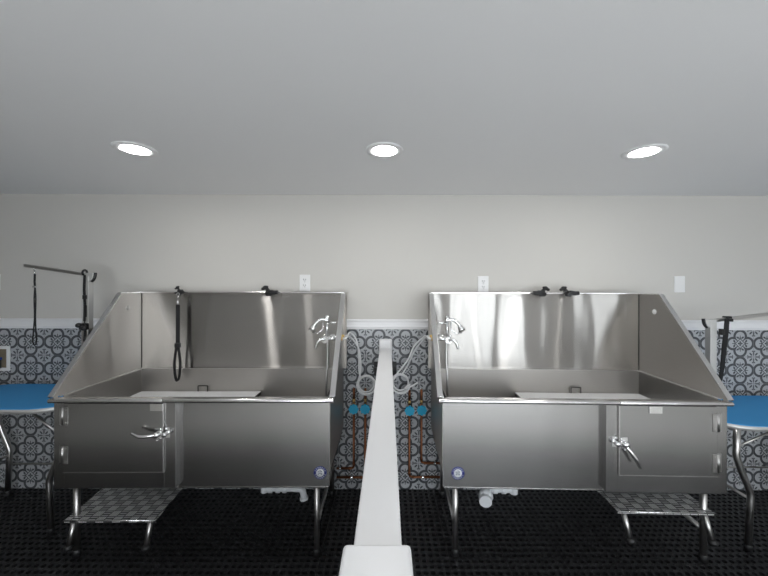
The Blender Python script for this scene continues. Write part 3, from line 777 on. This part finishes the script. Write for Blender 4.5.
# ------------------------------------------------------------------ grooming tables
def rounded_slab(x0, x1, y0, y1, r, z0, z1, n=10):
    pts = []
    for cx, cy, a0 in ((x1-r, y1-r, 0), (x0+r, y1-r, PI/2), (x0+r, y0+r, PI), (x1-r, y0+r, 1.5*PI)):
        for k in range(n+1):
            a = a0 + PI/2*k/n; pts.append((cx+r*math.cos(a), cy+r*math.sin(a), z0))
    return pts
def table(sg, z, xin, xout, y0, y1, label, legs):
    t = thing('grooming_table', (sg*(xin+xout)/2, (y0+y1)/2, 0), label, 'grooming table', 'blue grooming tables')
    a, b = sorted((sg*xin, sg*xout)); r = .21
    m = MB().prism(rounded_slab(a+.004, b-.004, y0+.004, y1-.004, r, z-.012, z), (0,0,.012))
    link('table_top', m, M['blue_top'], t, .003)
    e = MB(); P = rounded_slab(a, b, y0, y1, r, z-.030, z)
    n = len(P); Q = rounded_slab(a+.006, b-.006, y0+.006, y1-.006, r-.004, z-.030, z)
    V0 = [e.bm.verts.new(p) for p in P]; V1 = [e.bm.verts.new((p[0],p[1],z-.004)) for p in P]
    W0 = [e.bm.verts.new(p) for p in Q]; W1 = [e.bm.verts.new((p[0],p[1],z-.004)) for p in Q]
    for i in range(n):
        j = (i+1) % n
        for A_, B_ in ((V0,V1),(V1,W1),(W1,W0),(W0,V0)): 
            f_ = e.bm.faces.new([A_[i],A_[j],B_[j],B_[i]]); f_.smooth = True
    link('edge_band', e, M['alu'], t)
    link('underboard', MB().prism(rounded_slab(a+.008, b-.008, y0+.008, y1-.008, r-.006, z-.028, z-.012), (0,0,.014)), M['alu'], t)
    zb = z-.028
    for x_, yy, bend in legs:
        s_ = sg*bend
        pth = [(sg*x_-s_*.066, yy, zb), (sg*x_-s_*.070, yy, .56)] + smooth_path([(sg*x_-s_*.070, yy, .545), (sg*x_-s_*.045, yy, .47), (sg*x_-s_*.005, yy, .375), (sg*x_+s_*.012, yy, .325), (sg*x_+s_*.012, yy, .28)], 4) + [(sg*x_, yy, .03)]
        l = link('leg', MB().tube(pth, .0165, 14), M['tube'], t)
        link('foot', MB().lathe([(0,.0027),(.019,.0027),(.019,.03),(.0165,.036)], (sg*x_, yy, 0), 'z', 16), M['black'], l)
    xs = sorted({l[0] for l in legs}); ys = sorted({l[1] for l in legs})
    for x_, bend in {(l[0], l[2]) for l in legs}:
        link('leg_stretcher', MB().tube([(sg*x_+sg*bend*.012, ys[0], .295), (sg*x_+sg*bend*.012, ys[-1], .295)], .009, 10), M['tube'], t)
    link('long_rod', MB().tube([(sg*(xs[0]+.01), ys[-1], .23), (sg*(xs[-1]-.01), ys[-1], .23)], .006, 8), M['tube'], t)
    for yy in ys:
        link('brace', MB().tube([(sg*(xs[0]-.06), yy, .60), (sg*(xs[0]+.16), yy, zb)], .006, 8), M['tube'], t)
        link('brace', MB().tube([(sg*(xs[-1]+.06), yy, .60), (sg*(xs[-1]-.16), yy, zb)], .006, 8), M['tube'], t)
    return t
table(-1, .800, 1.905, 2.905, 1.945, 2.452, 'blue topped grooming table left of the left tub', [(2.058, 2.05, 1), (2.058, 2.42, 1), (2.742, 2.05, -1), (2.742, 2.42, -1)])
table(1, .728, 1.915, 2.93, 1.905, 2.452, 'blue topped grooming table right of the right tub', [(2.084, 1.935, 1), (2.084, 2.40, 1), (2.80, 1.935, -1), (2.80, 2.40, -1)])

# ------------------------------------------------------------------ grooming arms clamped to the tables
def arm(xp, ya, ztab, ztop, xend, zend, label, sg, sleeve):
    t = thing('grooming_post', (xp, ya, ztab), label, 'grooming post', 'grooming posts on the blue tables')
    p = MB().box(xp-.021, xp+.021, ya-.019, ya+.019, ztab+.001, ztop-.006)
    p.box(xp-.006, xp+.006, ya-.0215, ya-.019, ztab+.01, ztop-.02)
    link('post', p, M['alu'], t, .004)
    if sleeve:
        c = MB().box(xp-.023, xp+.023, ya-.023, ya+.023, ztab+.002, ztab+.44)
        link('sleeve', c, M['tube'], t, .004)
        zk = 1.255
        kb = MB().box(xp-.030, xp+.030, ya-.034, ya-.022, zk-.022, zk+.020).ball((xp+.020, ya-.050, zk-.008), .022, .018, .018).ball((xp-.012, ya-.052, zk+.008), .018, .016, .016).cyl((xp, ya-.030, zk), (xp, ya-.055, zk), .012, n=12)
        link('knob', kb, M['black'], t, .004)
        link('label_strip', MB().box(xp+.002, xp+.012, ya-.0225, ya-.0195, 1.315, 1.39), M['black'], t)
    d = Vector((xend-xp, 0, zend-ztop)); dn = d.normalized(); up = Vector((-dn.z, 0, dn.x)); 
    if up.z < 0: up = -up
    a = Vector((xp, ya, ztop)) - dn*.03; b = Vector((xend, ya, zend))
    bar = MB().obox((a+b)/2, (b-a)/2, (0,.011,0), up*.0105)
    link('arm_bar', bar, M['tube'], t, .003)
    # bracket at the corner
    q = MB(); 
    pts = []
    ex = -dn.x/abs(dn.x)
    for k_ in range(9):
        an = PI/2*k_/8
        pts.append((xp + ex*(.018+.030*math.cos(an)) - ex*.0, ya-.016, ztop + .012 - .055*math.sin(an)))
    pts += [(xp, ya-.016, ztop-.045), (xp - ex*.022, ya-.016, ztop-.03), (xp - ex*.022, ya-.016, ztop+.012)]
    q.prism(pts, (0,.032,0))
    link('corner_bracket', q, M['alu'], t, .003)
    q = MB().tube([(xp+ex*(.019+.030*math.cos(PI/2*k_/8)), ya, ztop+.014-.056*math.sin(PI/2*k_/8)) for k_ in range(8)], .010, 8)
    link('bracket_cap', q, M['black'], t)
    # table clamp
    cl = MB().box(xp-.024, xp+.024, ya-.024, ya+.024, ztab+.0005, ztab+.030)
    link('base_clamp', cl, M['black'], t, .003)
    return t
YA = 2.20; ka = YA/335
arm((87.8-388)*ka, YA, .800, CH-(275.5-286)*ka, (25-388)*ka, CH-(266.3-286)*ka, 'grey grooming arm rising behind the left tub, two nooses on it', -1, True)
arm((711-388)*ka, YA, .728, CH-(320-286)*ka, (780-388)*ka, CH-(311.5-286)*ka, 'grey grooming arm rising behind the right tub, one strap on it', 1, False)

# nooses and straps on the arms
def px3(px, py, y=YA): return Vector(((px-388)*y/335, y, CH-(py-286)*y/335))
t = thing('grooming_noose', px3(34.6, 345), 'thin black noose hanging from the free end of the left grooming arm', 'noose')
top = px3(34.6, 268.5)
m = MB().tube([top+Vector((.006*math.cos(a*PI/5), 0, -.010+.013*math.sin(a*PI/5))) for a in range(11)], .002, 8)
m.tube([top+Vector((0,0,-.022)), top+Vector((0,0,-.045))], .004, 8)
link('hook', m, M['chrome'], t)
m = MB(); flat_strap(m, [px3(34.8, 275), px3(34.6, 283), px3(34.9, 287)], .0115, .004)
link('strap', m, M['strap'], t)
link('slide', MB().box(top.x-.009, top.x+.009, YA-.006, YA+.006, px3(0,288.5).z, px3(0,286.8).z), M['chrome'], t, .001)
m = MB()
m.tube(smooth_path([px3(34.9, 288), px3(34.2, 300), px3(34.6, 318), px3(33.6, 332), px3(32.9, 341), px3(34.0, 345.5), px3(35.8, 345), px3(36.6, 341), px3(36.0, 332), px3(35.5, 318), px3(35.9, 300), px3(35.2, 288)], 5), .0036, 8)
link('loop', m, M['strap'], t)

t = thing('grooming_noose', px3(84.3, 341.5), 'black strap hanging beside the post of the left grooming arm', 'noose')
yy = YA-.035
m = MB(); flat_strap(m, [px3(84.6, 276, yy), px3(84.2, 290, yy), px3(84.9, 305, yy), px3(84.6, 322, yy)], .014, .005)
link('strap', m, M['strap'], t)
link('buckle', MB().box(px3(83.0,0,yy).x, px3(86.3,0,yy).x, yy-.006, yy+.006, px3(0,300,yy).z, px3(0,296,yy).z), M['black'], t, .002)
m = MB().tube(smooth_path([px3(84.7, 322, yy), px3(84.8, 333, yy), px3(84.0, 341, yy), px3(85.2, 341.5, yy), px3(85.6, 333, yy), px3(85.0, 324, yy)], 5), .004, 8)
link('loop', m, M['strap'], t)
c = px3(84.8, 273.6)
m = MB().tube([c+Vector((0, .017*math.cos(a*PI/8), .018*math.sin(a*PI/8))) for a in range(17)], .006, 8)
m.tube([c+Vector((0,-.017,0)), px3(84.6, 277, yy)], .004, 8)
link('arm_loop', m, M['black'], t)

t = thing('grooming_strap', px3(720, 386), 'broad black strap hanging from the right grooming arm beside its post', 'strap')
yy = YA-.033
m = MB(); flat_strap(m, [px3(727.0, 318, yy), px3(726.3, 330, yy), px3(724.5, 345, yy), px3(723.0, 362, yy), px3(721.2, 376, yy), px3(719.8, 386, yy)], [.024,.028,.027,.025,.020,.008], .008)
link('webbing', m, M['strap'], t)
m = MB().box(px3(720,0,yy).x, px3(723.5,0,yy).x, yy-.012, yy+.010, px3(0,334,yy).z, px3(0,328,yy).z).cyl(px3(720, 332, yy), px3(726, 331, yy), .004, n=10)
link('cam_buckle', m, M['black'], t, .002)
c = px3(727.2, 317.8)
m = MB().obox(c, (.017,0,0), (0,.017,0), (0,0,.017)).obox(c+Vector((-.006,-.026,-.006)), (.010,0,0), (0,.012,0), (0,0,.010))
link('arm_clip', m, M['black'], t, .003)
link('ring', MB().tube([px3(728.0,322,yy)+Vector((.008*math.cos(a*PI/6), 0, .010*math.sin(a*PI/6))) for a in range(13)], .0025, 8), M['chrome'], t)

# ------------------------------------------------------------------ world, camera, view
w = bpy.data.worlds.new('World'); S.world = w; w.use_nodes = True
w.node_tree.nodes['Background'].inputs[0].default_value = (.7,.8,1,1); w.node_tree.nodes['Background'].inputs[1].default_value = .3
cam = bpy.data.cameras.new('Camera'); co = bpy.data.objects.new('Camera', cam); COL.objects.link(co)
cam.sensor_width = 36; cam.lens = 36*335/768; cam.clip_start = .02
co.location = (0, 0, CH)
co.rotation_mode = 'XYZ'; co.rotation_euler = (PI/2, math.radians(-.15), 0)
cam.shift_y = -2/768; cam.shift_x = -4/768
S.camera = co
vs = S.view_settings
vs.view_transform = 'Standard'; vs.look = 'None'; vs.gamma = 1; vs.use_curve_mapping = False; vs.exposure = 0.03
